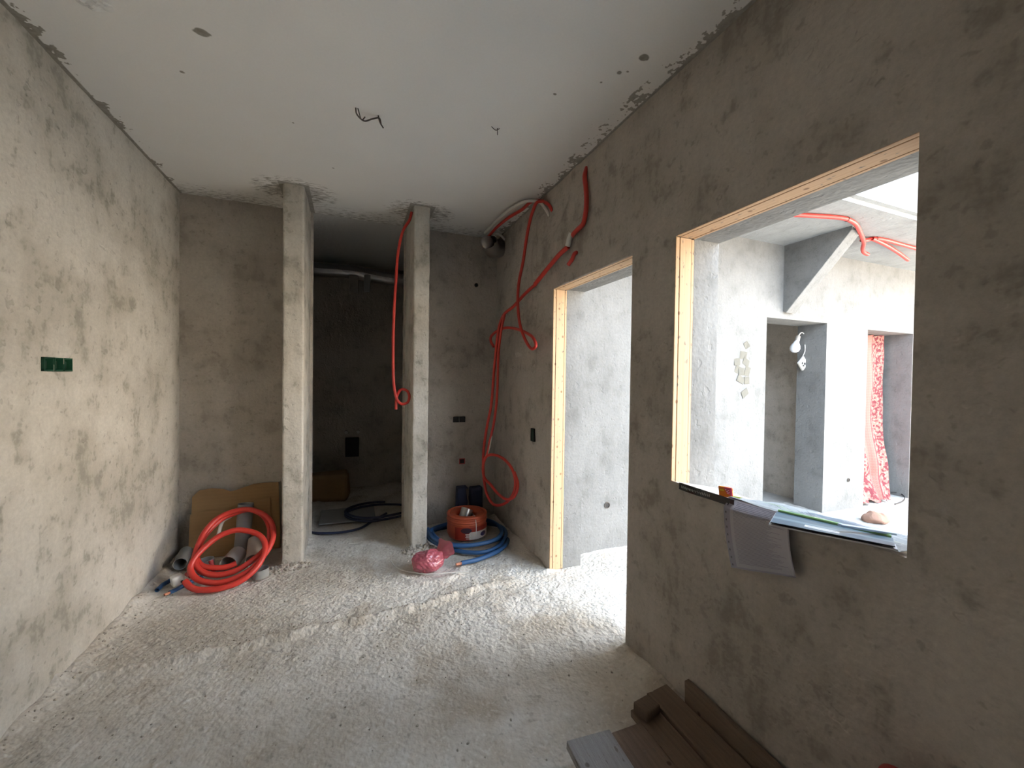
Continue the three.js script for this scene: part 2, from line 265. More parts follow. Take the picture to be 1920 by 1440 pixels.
// ---------------------------------------------------------------- wood of the sub-frames and boards
function woodTex(n, m, base, line, s, marks = 0) {       // grain runs along v
  return colorTex(n, m, (i, j) => {
    const u = i / n, v = j / m, g = fbm(u * 14 + 0.5 * fbm(u * 3, v * 3, s + 2, 2), v * 1.3, s, 4), f = fbm(u * 90, v * 5, s + 9, 2), k = clamp(0.5 + 0.9 * g + 0.25 * f);
    let c = mix3(base, line, k * 0.55); const kn = Math.hypot((u - 0.55 - 0.2 * Math.sin(Math.floor(v * 5) * 2.4)) * 1.2, ((v * 5) % 1 - 0.5) * 1.3); c = mix3(c, [line[0] * 0.45, line[1] * 0.38, line[2] * 0.32], 0.8 * sstep(0.075, 0.035, kn));
    if (marks) c = mix3(c, [0.16, 0.135, 0.11], marks * sstep(0.38, 0.48, fbm(u * 9, v * 26, s + 31, 3))); return c;
  });
}
M.pine = mat(0xffffff, 0.75, { map: woodTex(256, 1024, [0.56, 0.385, 0.23], [0.42, 0.25, 0.125], 701, 0.8) });
M.pineStained = mat(0xffffff, 0.8, { map: woodTex(256, 1024, [0.50, 0.335, 0.20], [0.36, 0.205, 0.10], 733, 0.95) });
M.boardGrey = mat(0xffffff, 0.85, { map: woodTex(256, 512, [0.40, 0.385, 0.37], [0.22, 0.20, 0.185], 751, 0.7), bumpMap: bumpPlaster, bumpScale: 0.004 });
M.boardBrown = mat(0xffffff, 0.85, { map: woodTex(256, 512, [0.25, 0.18, 0.13], [0.14, 0.095, 0.065], 771, 0.5), bumpMap: bumpPlaster, bumpScale: 0.004 });

function plankUV(g, along) { const p = g.attributes.position, uv = g.attributes.uv, o = [0, 1, 2].filter((k) => k !== along), q = [p.getX.bind(p), p.getY.bind(p), p.getZ.bind(p)]; for (let i = 0; i < p.count; i++) uv.setXY(i, (q[o[0]](i) + q[o[1]](i)) / 0.16, q[along](i) / 1.0); return g; }
function rbox(x0, x1, y0, y1, z0, z1, r, along = 1) { const g = new RoundedBoxGeometry(x1 - x0, y1 - y0, z1 - z0, 2, r); g.translate((x0 + x1) / 2, (y0 + y1) / 2, (z0 + z1) / 2); return plankUV(g, along); }
// each member of a frame: three boards side by side with narrow joints between them
const courses = [[XR + 0.0085, XR + 0.030], [XR + 0.033, XR + 0.100], [XR + 0.103, XR + 0.119]];
function frame(name, text, z0, z1, y0, y1, head) {
  const t = thing(name, text, 'frame', [0, 0, 0]);
  for (const z of [z1 - fw, z0]) courses.forEach(([a, b], k) => mesh('jamb_board', rbox(a, b, y0, y1, z, z + fw - (k === 2 ? 0.003 : 0), 0.003), M.pine, t));
  for (const [a, b] of courses) mesh('head_board', rbox(a, b, y1, y1 + fw, z1, z0, 0.003, 2), head, t).userData.label = 'pine head board with mortar marks';
  return t;
}
frame('door_frame', 'pale pine sub-frame lining the open doorway to the patio', DOOR.z0, DOOR.z1, 0.0, DOOR.h, M.pine);
frame('window_frame', 'pine sub-frame with mortar stains lining the unglazed window opening', WIN.z0, WIN.z1, WIN.y0 - 0.06, WIN.y1, M.pineStained);

// ---------------------------------------------------------------- plastics, metals
M.red = mat([0.60, 0.045, 0.032], 0.42); M.redDark = mat([0.42, 0.035, 0.035], 0.5); M.blue = mat([0.022, 0.085, 0.21], 0.5); M.navy = mat([0.012, 0.02, 0.055], 0.6); M.black = mat([0.015, 0.014, 0.013], 0.6);
M.grayPvc = mat([0.30, 0.30, 0.285], 0.55); M.beigePvc = mat([0.36, 0.325, 0.28], 0.6); M.whitePvc = mat([0.68, 0.66, 0.61], 0.5); M.wire = mat([0.72, 0.69, 0.63], 0.5);
M.foil = mat([0.40, 0.39, 0.38], 0.30, { metalness: 0.9 }); M.green = mat([0.012, 0.075, 0.04], 0.55); M.greenDark = mat([0.008, 0.035, 0.018], 0.6); M.steel = mat([0.09, 0.075, 0.06], 0.6);
M.copper = mat([0.62, 0.26, 0.15], 0.5); M.orange = mat([0.46, 0.085, 0.035], 0.5); M.mortar = mat([0.27, 0.25, 0.21], 0.97, rough1);

// ---------------------------------------------------------------- left niche
{
  const t = thing('cardboard_sheet', 'torn brown cardboard sheet leaning on the back wall of the left niche', 'cardboard', [-0.82, 0, -3.70]);
  const sh = new THREE.Shape(); [[-0.30, 0], [-0.302, 0.455], [-0.258, 0.50], [-0.18, 0.51], [-0.10, 0.497], [-0.055, 0.474], [-0.03, 0.479], [0.02, 0.495], [0.10, 0.52], [0.18, 0.524], [0.275, 0.52], [0.30, 0]].forEach(([x, y], i) => (i ? sh.lineTo(x, y) : sh.moveTo(x, y)));
  M.card = mat(0xffffff, 0.9, { map: colorTex(256, 256, (i, j) => { const k = 1 + 0.10 * fbm(i / 40, j / 40, 5, 3) + 0.05 * Math.sin(j * 0.9) * 0.5 + 0.06 * (hash(i, j, 9) - 0.5); return [0.33 * k, 0.205 * k, 0.095 * k]; }) });
  const g = new THREE.ExtrudeGeometry(sh, { depth: 0.006, bevelEnabled: false, curveSegments: 4 }); const p = mesh('sheet', g, M.card, t); p.rotation.x = -0.14;
  const f = new THREE.Shape(); [[-0.30, 0], [-0.305, 0.33], [-0.2, 0.35], [-0.12, 0.34], [0.0, 0.36], [0.12, 0.40], [0.22, 0.41], [0.24, 0]].forEach(([x, y], i) => (i ? f.lineTo(x, y) : f.moveTo(x, y)));
  const q = mesh('fold', new THREE.ExtrudeGeometry(f, { depth: 0.005, bevelEnabled: false }), M.card, t); q.position.z = 0.03; q.rotation.x = -0.17;
}
const coil = [[-0.975, 0.073, -3.138], [-0.938, 0.044, -3.107], [-0.890, 0.026, -3.087], [-0.824, 0.022, -3.073], [-0.750, 0.022, -3.074], [-0.654, 0.041, -3.103], [-0.579, 0.095, -3.163], [-0.550, 0.158, -3.233], [-0.564, 0.212, -3.292], [-0.604, 0.248, -3.332], [-0.666, 0.272, -3.358], [-0.754, 0.286, -3.374], [-0.845, 0.265, -3.351], [-0.917, 0.215, -3.296], [-0.957, 0.168, -3.243], [-0.966, 0.118, -3.205],
  [-0.932, 0.074, -3.169], [-0.868, 0.047, -3.140], [-0.775, 0.035, -3.126], [-0.664, 0.056, -3.150], [-0.586, 0.101, -3.199], [-0.529, 0.171, -3.277], [-0.515, 0.235, -3.347], [-0.546, 0.306, -3.426], [-0.616, 0.357, -3.482], [-0.720, 0.388, -3.517], [-0.799, 0.382, -3.510], [-0.885, 0.354, -3.479], [-0.942, 0.289, -3.408], [-0.962, 0.214, -3.325], [-0.964, 0.150, -3.272],
  [-0.929, 0.097, -3.235], [-0.866, 0.068, -3.203], [-0.792, 0.058, -3.192], [-0.715, 0.068, -3.203], [-0.629, 0.105, -3.244], [-0.564, 0.152, -3.296], [-0.544, 0.215, -3.365], [-0.564, 0.285, -3.443], [-0.616, 0.341, -3.504], [-0.710, 0.375, -3.542], [-0.796, 0.362, -3.528], [-0.869, 0.337, -3.500], [-0.925, 0.286, -3.445], [-0.960, 0.226, -3.377], [-0.970, 0.163, -3.325], [-0.921, 0.108, -3.262], [-0.836, 0.088, -3.243], [-0.770, 0.085, -3.242], [-0.723, 0.097, -3.254]];
single('red_conduit_coil', hollow(coil, 0.0185, 0.003, 12), M.red, 'loose bright red conduit coil leaning upright among grey pipes in the left niche', 'conduit coil');
// grey drain pipe pieces
single('leaning_pipe', hollow([[-0.765, 0.062, -3.60], [-0.755, 0.22, -3.615], [-0.745, 0.40, -3.63]], 0.052, 0.004, 20), M.grayPvc, 'grey plastic pipe standing against the cardboard behind the red coil', 'pipe');
single('open_pipe', hollow([[-0.79, 0.066, -3.335], [-0.775, 0.072, -3.40], [-0.76, 0.08, -3.47]], 0.056, 0.004, 22), M.beigePvc, 'beige pipe piece with dark open end facing the room inside the red coil', 'pipe');
single('pipe_elbow', hollow([[-0.635, 0.07, -3.31], [-0.64, 0.085, -3.39], [-0.648, 0.12, -3.46], [-0.65, 0.16, -3.50]], 0.054, 0.004, 20), M.beigePvc, 'beige pipe elbow lying right of the open ended pipe', 'pipe');
single('pipe_ring', hollow([[-0.571, 0.004, -3.20], [-0.571, 0.03, -3.20], [-0.571, 0.062, -3.20]], 0.052, 0.004, 22), M.grayPvc, 'short grey pipe ring standing on the floor beside the left partition', 'pipe');
single('pipe_ring', hollow([[-0.94, 0.004, -3.42], [-0.945, 0.04, -3.42], [-0.95, 0.085, -3.42]], 0.055, 0.004, 20), M.grayPvc, 'grey pipe ring in shade behind the left part of the red coil', 'pipe');
single('short_pipe', hollow([[-1.105, 0.058, -3.47], [-1.12, 0.06, -3.56], [-1.135, 0.062, -3.68]], 0.042, 0.004, 18), M.grayPvc, 'pale pipe offcut lying in the corner against the left wall', 'pipe');
single('red_offcut', hollow([[-0.895, 0.10, -3.35], [-0.88, 0.06, -3.33], [-0.868, 0.03, -3.31]], 0.014, 0.003, 10), M.redDark, 'dark red conduit offcut propped inside the red coil', 'conduit');
single('red_offcut', hollow([[-1.03, 0.03, -3.35], [-0.99, 0.035, -3.29]], 0.013, 0.003, 10), M.redDark, 'small dark red offcut beside the white plug', 'conduit');
single('pale_offcut', hollow([[-0.905, 0.20, -3.56], [-0.885, 0.29, -3.60], [-0.84, 0.315, -3.62]], 0.012, 0.003, 8), M.wire, 'pale bent pipe offcut hung behind the top of the red coil', 'pipe');
{
  const t = thing('white_plug', 'small white plastic junction plug on the floor left of the red coil', 'plug', [-1.037, 0.01, -3.225]); t.rotation.y = 0.55;
  const b = new RoundedBoxGeometry(0.062, 0.062, 0.062, 3, 0.009); b.translate(0, 0.042, 0); mesh('body', b, M.whitePvc, t).rotation.z = 0.12;
  const c = new THREE.CylinderGeometry(0.008, 0.008, 0.006, 12); c.rotateX(Math.PI / 2); c.translate(0.012, 0.035, 0.033); mesh('socket_hole', c, M.black, t);
}
single('blue_conduit', hollow([[-1.133, 0.02, -3.185], [-1.125, 0.022, -3.25], [-1.10, 0.024, -3.30]], 0.0135, 0.003, 12), M.blue, 'short blue conduit piece nearest the left wall', 'conduit');
{
  const t = thing('blue_conduit', 'blue conduit piece with pinkish cut end poking from under the red coil', 'conduit');
  mesh('tube', tube([[-1.048, 0.02, -3.12], [-1.012, 0.022, -3.165], [-0.97, 0.026, -3.22], [-0.92, 0.03, -3.27]], 0.0125), M.blue, t);
  mesh('inner_pipe', tube([[-1.066, 0.02, -3.10], [-1.045, 0.02, -3.125]], 0.008), M.copper, t);
}

// ---------------------------------------------------------------- green flush boxes on the left wall
{
  const t = thing('switch_box_row', 'row of three dark green flush switch boxes set in the left wall', 'switch boxes', [XL, 1.43, -2.43]);
  for (let k = 0; k < 3; k++) {
    const z = 0.065 - k * 0.065, w = 0.029, o = [];
    o.push(box(-0.028, -0.022, -0.03, 0.03, z - w, z + w), box(-0.028, 0.003, 0.024, 0.03, z - w, z + w), box(-0.028, 0.003, -0.03, -0.024, z - w, z + w), box(-0.028, 0.003, -0.03, 0.03, z - w, z - w + 0.004), box(-0.028, 0.003, -0.03, 0.03, z + w - 0.004, z + w));
    const b = mesh('switch_box', o, M.green, t); mesh('insert', new RoundedBoxGeometry(0.008, 0.034, 0.032, 1, 0.002).translate(-0.016, -0.002, z), M.greenDark, b);
  }
  mesh('mortar_bridge', box(-0.012, 0.002, -0.028, -0.002, 0.030, 0.0355), M.mortar, t); mesh('mortar_bridge', box(-0.012, 0.002, 0.002, 0.03, -0.036, -0.031), M.mortar, t);
}

// ---------------------------------------------------------------- dark room between the partitions
{
  const pts = []; for (let i = 0; i <= 10; i++) pts.push([-1.0 + i * 0.22, 2.64 - i * 0.008 + 0.012 * Math.sin(i * 1.7), -5.15]);
  const c = new THREE.CatmullRomCurve3(pts.map(V)), g = new THREE.TubeGeometry(c, 220, 0.075, 14), p = g.attributes.position;
  for (let i = 0; i < p.count; i++) { const k = Math.floor(i / 15), a = c.getPointAt(k / 220), f = 1 + (k % 2 ? 0.07 : -0.04); p.setXYZ(i, a.x + (p.getX(i) - a.x), a.y + (p.getY(i) - a.y) * f, a.z + (p.getZ(i) - a.z) * f); }
  g.computeVertexNormals(); single('flexible_duct', g, M.foil, 'silver corrugated duct running under the ceiling of the dark room', 'duct');
}
{
  const scrap = (x, y, w, h, s) => { const g = lumpy(new RoundedBoxGeometry(w, h, 0.012, 4, 0.005), 0.02, 9, s); g.translate(x, y, -5.06); return g; };
  single('duct_tape_strip', scrap(0.02, 2.46, 0.10, 0.20, 5), M.beigePvc, 'yellowish loose strip hanging from the silver duct', 'strip');
  single('duct_tape_strip', scrap(0.17, 2.48, 0.07, 0.20, 8), M.grayPvc, 'greyish loose strip hanging from the silver duct', 'strip');
  const t = thing('wall_valve_box', 'black pipe box with two pale outlets on the back wall of the dark room', 'valve box', [0.02, 0.50, -5.44]);
  mesh('body', new RoundedBoxGeometry(0.16, 0.24, 0.08, 2, 0.01), M.black, t);
  for (const x of [-0.07, 0.07]) mesh('outlet', new THREE.CylinderGeometry(0.02, 0.02, 0.05, 14).rotateX(Math.PI / 2).translate(x, 0.19, 0.02), M.whitePvc, t);
  const hose = []; for (let i = 0; i <= 40; i++) { const a = i / 40 * Math.PI * 3.4 + 0.6; hose.push([0.26 + (0.30 + 0.02 * Math.sin(a * 2)) * Math.cos(a), 0.03 + i * 0.0012, -4.2 + (0.22 + 0.015 * Math.cos(a * 3)) * Math.sin(a)]); }
  single('dark_hose', tube(hose, 0.012, 160, 8), M.navy, 'dark hose coiled on the floor of the dark room', 'hose');
  single('floor_cable', tube([[-0.34, 0.02, -3.93], [-0.25, 0.02, -3.86], [-0.08, 0.02, -3.82], [0.08, 0.02, -3.86], [0.20, 0.02, -4.02], [0.34, 0.02, -4.2]], 0.011, 40, 8), M.navy, 'dark cable curving across the threshold of the dark room', 'cable');
  const b = lumpy(new RoundedBoxGeometry(0.5, 0.012, 0.42, 5, 0.005), 0.012, 6, 3); b.translate(-0.02, 0.022, -4.28); single('flattened_sack', b, M.grayPvc, 'flattened pale sack on the floor of the dark room', 'sack');
  const c = lumpy(new RoundedBoxGeometry(0.42, 0.30, 0.3, 5, 0.05), 0.05, 5, 13); c.translate(-0.22, 0.14, -5.0); single('rubble_sack', c, M.card, 'brownish full sack at the back of the dark room', 'sack');
}
// red conduit hanging beside the right partition
single('hanging_conduit', tube([[0.452, 2.74, -3.40], [0.437, 2.677, -3.40], [0.387, 2.583, -3.40], [0.350, 2.414, -3.40], [0.332, 2.154, -3.40], [0.318, 1.851, -3.40], [0.316, 1.593, -3.40], [0.322, 1.355, -3.40], [0.335, 1.26, -3.40], [0.352, 1.205, -3.395], [0.382, 1.172, -3.39], [0.429, 1.180, -3.385], [0.446, 1.229, -3.385], [0.430, 1.277, -3.39], [0.385, 1.290, -3.40], [0.355, 1.245, -3.415], [0.345, 1.18, -3.42], [0.345, 1.125, -3.42]], 0.0115, 120, 10), M.red, 'red conduit hanging from the ceiling with a small knot beside the right partition', 'conduit');

// ---------------------------------------------------------------- right niche
{
  const t = thing('orange_conduit_pack', 'wrapped pack of orange conduit with printed label in the right niche', 'conduit pack', [0.955, 0, -3.42]);
  const prof = [[0.085, 0.02], [0.155, 0.02], [0.172, 0.05], [0.175, 0.10], [0.168, 0.135], [0.172, 0.15], [0.166, 0.165], [0.170, 0.18], [0.160, 0.20], [0.140, 0.215], [0.115, 0.213], [0.095, 0.20], [0.085, 0.18], [0.085, 0.02]].map(([x, y]) => new THREE.Vector2(x, y));
  mesh('windings', lumpy(new THREE.LatheGeometry(prof, 48), 0.008, 9, 77), M.orange, t);
  for (let k = 0; k < 4; k++) mesh('winding', new THREE.TorusGeometry(0.160 + 0.004 * (k % 2), 0.013, 8, 48).rotateX(Math.PI / 2).translate(0, 0.15 + k * 0.019, 0), M.orange, t);
  const cv = document.createElement('canvas'); cv.width = 512; cv.height = 160; const x = cv.getContext('2d'); x.fillStyle = '#8d2a1c'; x.fillRect(0, 0, 512, 160); x.fillStyle = '#c9bfb4'; x.fillRect(190, 60, 322, 100); x.fillStyle = '#33202c'; x.beginPath(); x.ellipse(150, 40, 70, 34, 0, 0, 7); x.fill(); x.fillStyle = '#e6ded4'; for (let k = 0; k < 4; k++) x.fillRect(140 + (k % 2) * 8, 84 + k * 18, 60, 9); x.fillStyle = '#2c2450'; x.beginPath(); x.ellipse(400, 110, 52, 30, 0, 0, 7); x.fill();
  const lt = new THREE.CanvasTexture(cv); lt.colorSpace = THREE.SRGBColorSpace;
  const lg = new THREE.CylinderGeometry(0.181, 0.178, 0.105, 32, 1, true, -0.85, 1.9); lg.translate(0, 0.085, 0); mesh('printed_wrap', lg, new THREE.MeshStandardMaterial({ map: lt, roughness: 0.4, side: THREE.DoubleSide }), t);
  const tie = new THREE.TorusGeometry(0.10, 0.003, 6, 24); tie.scale(0.62, 1.0, 1); tie.rotateY(Math.PI / 2); tie.translate(0.03, 0.12, 0.128); mesh('tie', tie, M.wire, t);
}
single('metal_duct_piece', hollow([[0.90, 0.09, -3.42], [0.93, 0.16, -3.42], [0.965, 0.235, -3.44]].reverse(), 0.052, 0.003, 18), M.foil, 'shiny metal duct piece stuck in the middle of the orange conduit pack', 'duct');
single('metal_rod', tube([[1.02, 0.10, -3.345], [0.985, 0.22, -3.355]], 0.006, 8, 8), M.foil, 'bright metal rod leaning inside the orange conduit pack', 'rod');
single('navy_box', lumpy(new RoundedBoxGeometry(0.10, 0.36, 0.09, 4, 0.012).translate(0.975, 0.19, -3.68), 0.01, 8, 3), M.navy, 'dark navy upright pipe carton behind the orange pack, left one', 'carton');
single('navy_bag', lumpy(new RoundedBoxGeometry(0.13, 0.35, 0.10, 5, 0.03).translate(1.115, 0.185, -3.68), 0.02, 7, 9), M.navy, 'dark navy bag behind the orange pack, right one', 'bag');
single('leaning_bar', tube([[1.03, 0.16, -3.58], [1.005, 0.36, -3.62]], 0.008, 8, 8), M.steel, 'thin dark bar leaning between the navy carton and bag', 'bar');
{
  const t = thing('blue_conduit_coil', 'blue conduit coil lying round the orange pack on the niche floor', 'conduit coil'), pts = [];
  const L1 = [[0.625, 0.085, -3.47], [0.627, 0.075, -3.321], [0.675, 0.07, -3.180], [0.779, 0.07, -3.085], [0.939, 0.07, -3.053], [1.109, 0.075, -3.090], [1.191, 0.08, -3.178], [1.222, 0.085, -3.299], [1.20, 0.085, -3.46], [1.10, 0.08, -3.58], [0.98, 0.07, -3.605], [0.80, 0.06, -3.59], [0.67, 0.05, -3.54], [0.615, 0.045, -3.40], [0.651, 0.04, -3.266], [0.728, 0.035, -3.152], [0.814, 0.03, -3.059], [0.962, 0.03, -2.989], [1.098, 0.035, -3.033], [1.217, 0.04, -3.170], [1.274, 0.045, -3.296], [1.262, 0.045, -3.44], [1.15, 0.04, -3.56], [0.98, 0.035, -3.60], [0.80, 0.03, -3.60], [0.69, 0.03, -3.56], [0.68, 0.028, -3.42], [0.75, 0.028, -3.25], [0.90, 0.028, -3.16], [1.08, 0.028, -3.16], [1.20, 0.028, -3.20], [1.243, 0.026, -3.18], [1.205, 0.026, -3.09], [1.10, 0.025, -2.985], [1.014, 0.025, -2.940], [0.891, 0.025, -2.891], [0.765, 0.025, -2.876]];
  mesh('tube', tube(L1, 0.0165, 320, 10), M.blue, t); mesh('inner_pipe', tube([[0.77, 0.025, -2.876], [0.725, 0.024, -2.872]], 0.010, 6, 10), M.copper, t);
}
{
  const t = thing('pink_bag', 'crumpled pink plastic bag on the floor in front of the blue coil', 'plastic bag', [0.53, 0.0, -2.90]);
  M.pink = new THREE.MeshPhysicalMaterial({ color: new THREE.Color().setRGB(0.50, 0.115, 0.15), roughness: 0.28, transmission: 0.25, thickness: 0, side: THREE.DoubleSide, clearcoat: 0.5, clearcoatRoughness: 0.2 });
  const g = new THREE.IcosahedronGeometry(0.085, 14), p = g.attributes.position;
  for (let i = 0; i < p.count; i++) { let a = p.getX(i), b = p.getY(i), c = p.getZ(i); const r = 1 + 0.22 * fbm(a * 16 + c * 9, b * 16 + 3, 5, 3) + 0.10 * Math.abs(vnoise(a * 40 + b * 22, c * 40 + b * 9, 8)); a *= r * 1.35; c *= r * 0.95; b = Math.max(-0.062, b * r * 0.9); p.setXYZ(i, a, b + 0.07, c); }
  g.computeVertexNormals(); mesh('bag_body', g, M.pink, t);
  const us = lines(0, 1, 1 / 26), vs = lines(0, 1, 1 / 8);                // the open, flared mouth
  const m = relief(us, vs, (u, v) => { const a = u * 2 * Math.PI, r = (0.022 + 0.066 * v) * (1 + 0.18 * Math.sin(a * 5 + v * 3) + 0.16 * vnoise(u * 9, v * 4, 3)); const d = 0.03 + 0.085 * v; return [0.055 + d * 0.62 + r * 0.55 * Math.cos(a), 0.075 + d * 0.55 + r * 0.75 * Math.sin(a), -0.01 + r * 0.75 * Math.cos(a) * 0.9]; }, () => 0, 1);
  mesh('bag_mouth', m, M.pink, t);
}
single('white_string', tube([[0.285, 0.012, -3.128], [0.310, 0.018, -2.996], [0.361, 0.02, -2.911], [0.426, 0.02, -2.855], [0.503, 0.022, -2.803], [0.593, 0.022, -2.778], [0.70, 0.022, -2.76], [0.78, 0.02, -2.74]], 0.0035, 60, 6), M.wire, 'thin pale string curving on the floor round the pink bag', 'string');
// outlets in the niche back
function outlet(x, y, n, m, text) {
  const t = thing('outlet_hole', text, 'outlet box', [x, y, ZB + 0.004]);
  for (let k = 0; k < n; k++) { const o = (k - (n - 1) / 2) * 0.062; mesh('outlet_box', [box(o - 0.028, o + 0.028, 0.02, 0.026, -0.02, 0.006), box(o - 0.028, o + 0.028, -0.026, -0.02, -0.02, 0.006), box(o - 0.028, o - 0.022, -0.026, 0.026, -0.02, 0.006), box(o + 0.022, o + 0.028, -0.026, 0.026, -0.02, 0.006)], m, t); mesh('outlet_back', box(o - 0.024, o + 0.024, -0.022, 0.022, -0.02, 0.0015), M.black, t); }
}
outlet(0.972, 0.988, 2, M.black, 'double dark outlet box in the back wall of the right niche');
outlet(1.005, 0.582, 1, M.redDark, 'single reddish outlet box above the orange conduit pack');
{ const t = thing('wall_outlet', 'narrow dark switch box on the right wall left of the doorway', 'switch box', [XR - 0.021, 0.955, -2.85]); mesh('rim', [box(-0.006, 0.02, -0.05, 0.05, 0.024, 0.03), box(-0.006, 0.02, -0.05, 0.05, -0.03, -0.024), box(-0.006, 0.02, 0.044, 0.05, -0.03, 0.03), box(-0.006, 0.02, -0.05, -0.044, -0.03, 0.03)], M.black, t); mesh('back_plate', box(-0.002, 0.015, -0.045, 0.045, -0.026, 0.026), M.greenDark, t); }
function stub(x, y, z, r, text) { const t = thing('pipe_hole', text, 'pipe hole', [x, y, z]); const h = hollow([[0, 0, -0.02], [0, 0, 0.0], [0, 0, 0.007]], r, 0.004, 16); mesh('sleeve', h, M.steel, t); mesh('dark_disc', new THREE.CylinderGeometry(r - 0.003, r - 0.003, 0.012, 16).rotateX(Math.PI / 2).translate(0, 0, -0.004), M.black, t); }  // wall hole: black disc put in for its shaded inside, sleeve added
stub(1.127, 2.294, ZB + 0.004, 0.018, 'small round dark hole high on the back wall of the right niche');

// ---------------------------------------------------------------- conduits and cables on the right wall
{
  const d = [[1.325, 2.65, -3.66], [1.27, 2.60, -3.62], [1.21, 2.585, -3.57], [1.155, 2.625, -3.50]].reverse();
  const t = thing('foil_duct_end', 'silver duct end in the top corner above the hanging red conduits', 'duct');
  mesh('duct', hollow(d, 0.075, 0.004, 20), M.foil, t); mesh('duct_cap', new THREE.SphereGeometry(0.062, 18, 12).scale(1, 1, 0.45).translate(1.135, 2.615, -3.50), M.foil, t);
}
single('ceiling_conduit', tube([[1.345, 2.60, -2.62], [1.325, 2.652, -2.645], [1.315, 2.715, -2.74], [1.269, 2.735, -2.799], [1.254, 2.735, -2.981], [1.213, 2.730, -3.150], [1.184, 2.720, -3.379], [1.164, 2.690, -3.56]], 0.0125, 60, 10), M.red, 'red conduit arching along the ceiling edge to the silver duct end', 'conduit');
single('ceiling_conduit', tube([[1.345, 2.585, -2.67], [1.318, 2.639, -2.685], [1.295, 2.712, -2.75], [1.226, 2.728, -2.80], [1.167, 2.73, -2.979], [1.140, 2.725, -3.257], [1.121, 2.705, -3.52]], 0.0125, 60, 10), M.wire, 'white conduit arching along the ceiling edge beside the red one', 'conduit');
single('white_cable', tube([[1.159, 2.672, -3.53], [1.20, 2.715, -3.54], [1.27, 2.725, -3.55], [1.33, 2.69, -3.56]], 0.012, 30, 8), M.wire, 'short white cable bowed over the silver duct end', 'cable');
single('looped_conduit', tube([[1.31, 2.70, -2.70], [1.262, 2.69, -2.715], [1.250, 2.64, -2.76], [1.250, 2.595, -2.805], [1.250, 2.488, -2.864], [1.250, 2.313, -2.931], [1.250, 2.153, -3.015], [1.250, 1.993, -3.027], [1.250, 1.825, -2.977], [1.250, 1.685, -2.859], [1.250, 1.614, -2.735], [1.258, 1.632, -2.69], [1.265, 1.694, -2.75], [1.265, 1.756, -2.91], [1.25, 1.814, -3.153], [1.215, 1.822, -3.28], [1.175, 1.79, -3.38], [1.150, 1.755, -3.40], [1.143, 1.712, -3.375], [1.150, 1.665, -3.32]], 0.0120, 150, 10), M.red, 'red conduit hanging from the ceiling corner ending in a wide curl', 'conduit');
single('wall_conduit', tube([[1.345, 2.70, -2.17], [1.325, 2.640, -2.161], [1.318, 2.565, -2.137], [1.316, 2.491, -2.123], [1.316, 2.410, -2.129], [1.316, 2.349, -2.155], [1.316, 2.335, -2.215], [1.320, 2.327, -2.275], [1.328, 2.322, -2.315]], 0.0150, 60, 10), M.red, 'bent red conduit high on the right wall above the doorway', 'conduit');
single('conduit_joint', hollow([[1.318, 2.338, -2.300], [1.312, 2.30, -2.318], [1.310, 2.262, -2.336]], 0.018, 0.004, 14), M.whitePvc, 'short white coupler between two red conduits above the doorway', 'coupler');
single('wall_conduit', hollow([[1.316, 2.262, -2.337], [1.300, 2.233, -2.423], [1.285, 2.176, -2.560], [1.275, 2.101, -2.755]], 0.0160, 0.003, 12), M.red, 'straight red conduit end slanting down below the white coupler', 'conduit');
single('wall_conduit', hollow([[1.335, 2.205, -2.262], [1.315, 2.19, -2.255], [1.305, 2.16, -2.262], [1.298, 2.132, -2.30]], 0.0130, 0.003, 12), M.red, 'short red conduit stub poking from the wall just above the doorway corner', 'conduit');
single('long_conduit', tube([[1.345, 2.14, -2.82], [1.318, 2.116, -2.865], [1.292, 2.071, -2.985], [1.248, 1.988, -3.125], [1.210, 1.938, -3.230], [1.190, 1.857, -3.283], [1.179, 1.740, -3.312], [1.172, 1.60, -3.33], [1.165, 1.434, -3.351], [1.154, 1.150, -3.381], [1.135, 0.956, -3.434], [1.121, 0.761, -3.473], [1.119, 0.666, -3.479], [1.120, 0.544, -3.473], [1.125, 0.453, -3.460], [1.139, 0.349, -3.423], [1.167, 0.285, -3.345], [1.197, 0.292, -3.265], [1.234, 0.349, -3.164], [1.260, 0.437, -3.092], [1.268, 0.537, -3.070], [1.254, 0.633, -3.108], [1.222, 0.696, -3.196], [1.174, 0.719, -3.327], [1.134, 0.687, -3.436], [1.110, 0.611, -3.45], [1.115, 0.501, -3.43], [1.15, 0.452, -3.355], [1.188, 0.392, -3.26], [1.229, 0.372, -3.15], [1.262, 0.42, -3.07], [1.28, 0.52, -3.045], [1.262, 0.62, -3.085]], 0.0125, 260, 10), M.red, 'long red conduit hanging in the right corner with a big loop at its end', 'conduit');
single('long_conduit', tube([[1.205, 1.93, -3.215], [1.196, 1.80, -3.265], [1.186, 1.619, -3.295], [1.183, 1.341, -3.303], [1.178, 1.155, -3.315], [1.166, 0.985, -3.345], [1.146, 0.80, -3.40], [1.136, 0.70, -3.425]], 0.0115, 80, 10), M.red, 'second red conduit hanging alongside the long looped one', 'conduit');
single('white_wire', tube([[1.180, 1.15, -3.34], [1.172, 1.05, -3.345], [1.160, 0.90, -3.365], [1.148, 0.76, -3.40], [1.14, 0.70, -3.42]], 0.005, 30, 6), M.wire, 'thin white wire beside the hanging red conduits', 'wire');

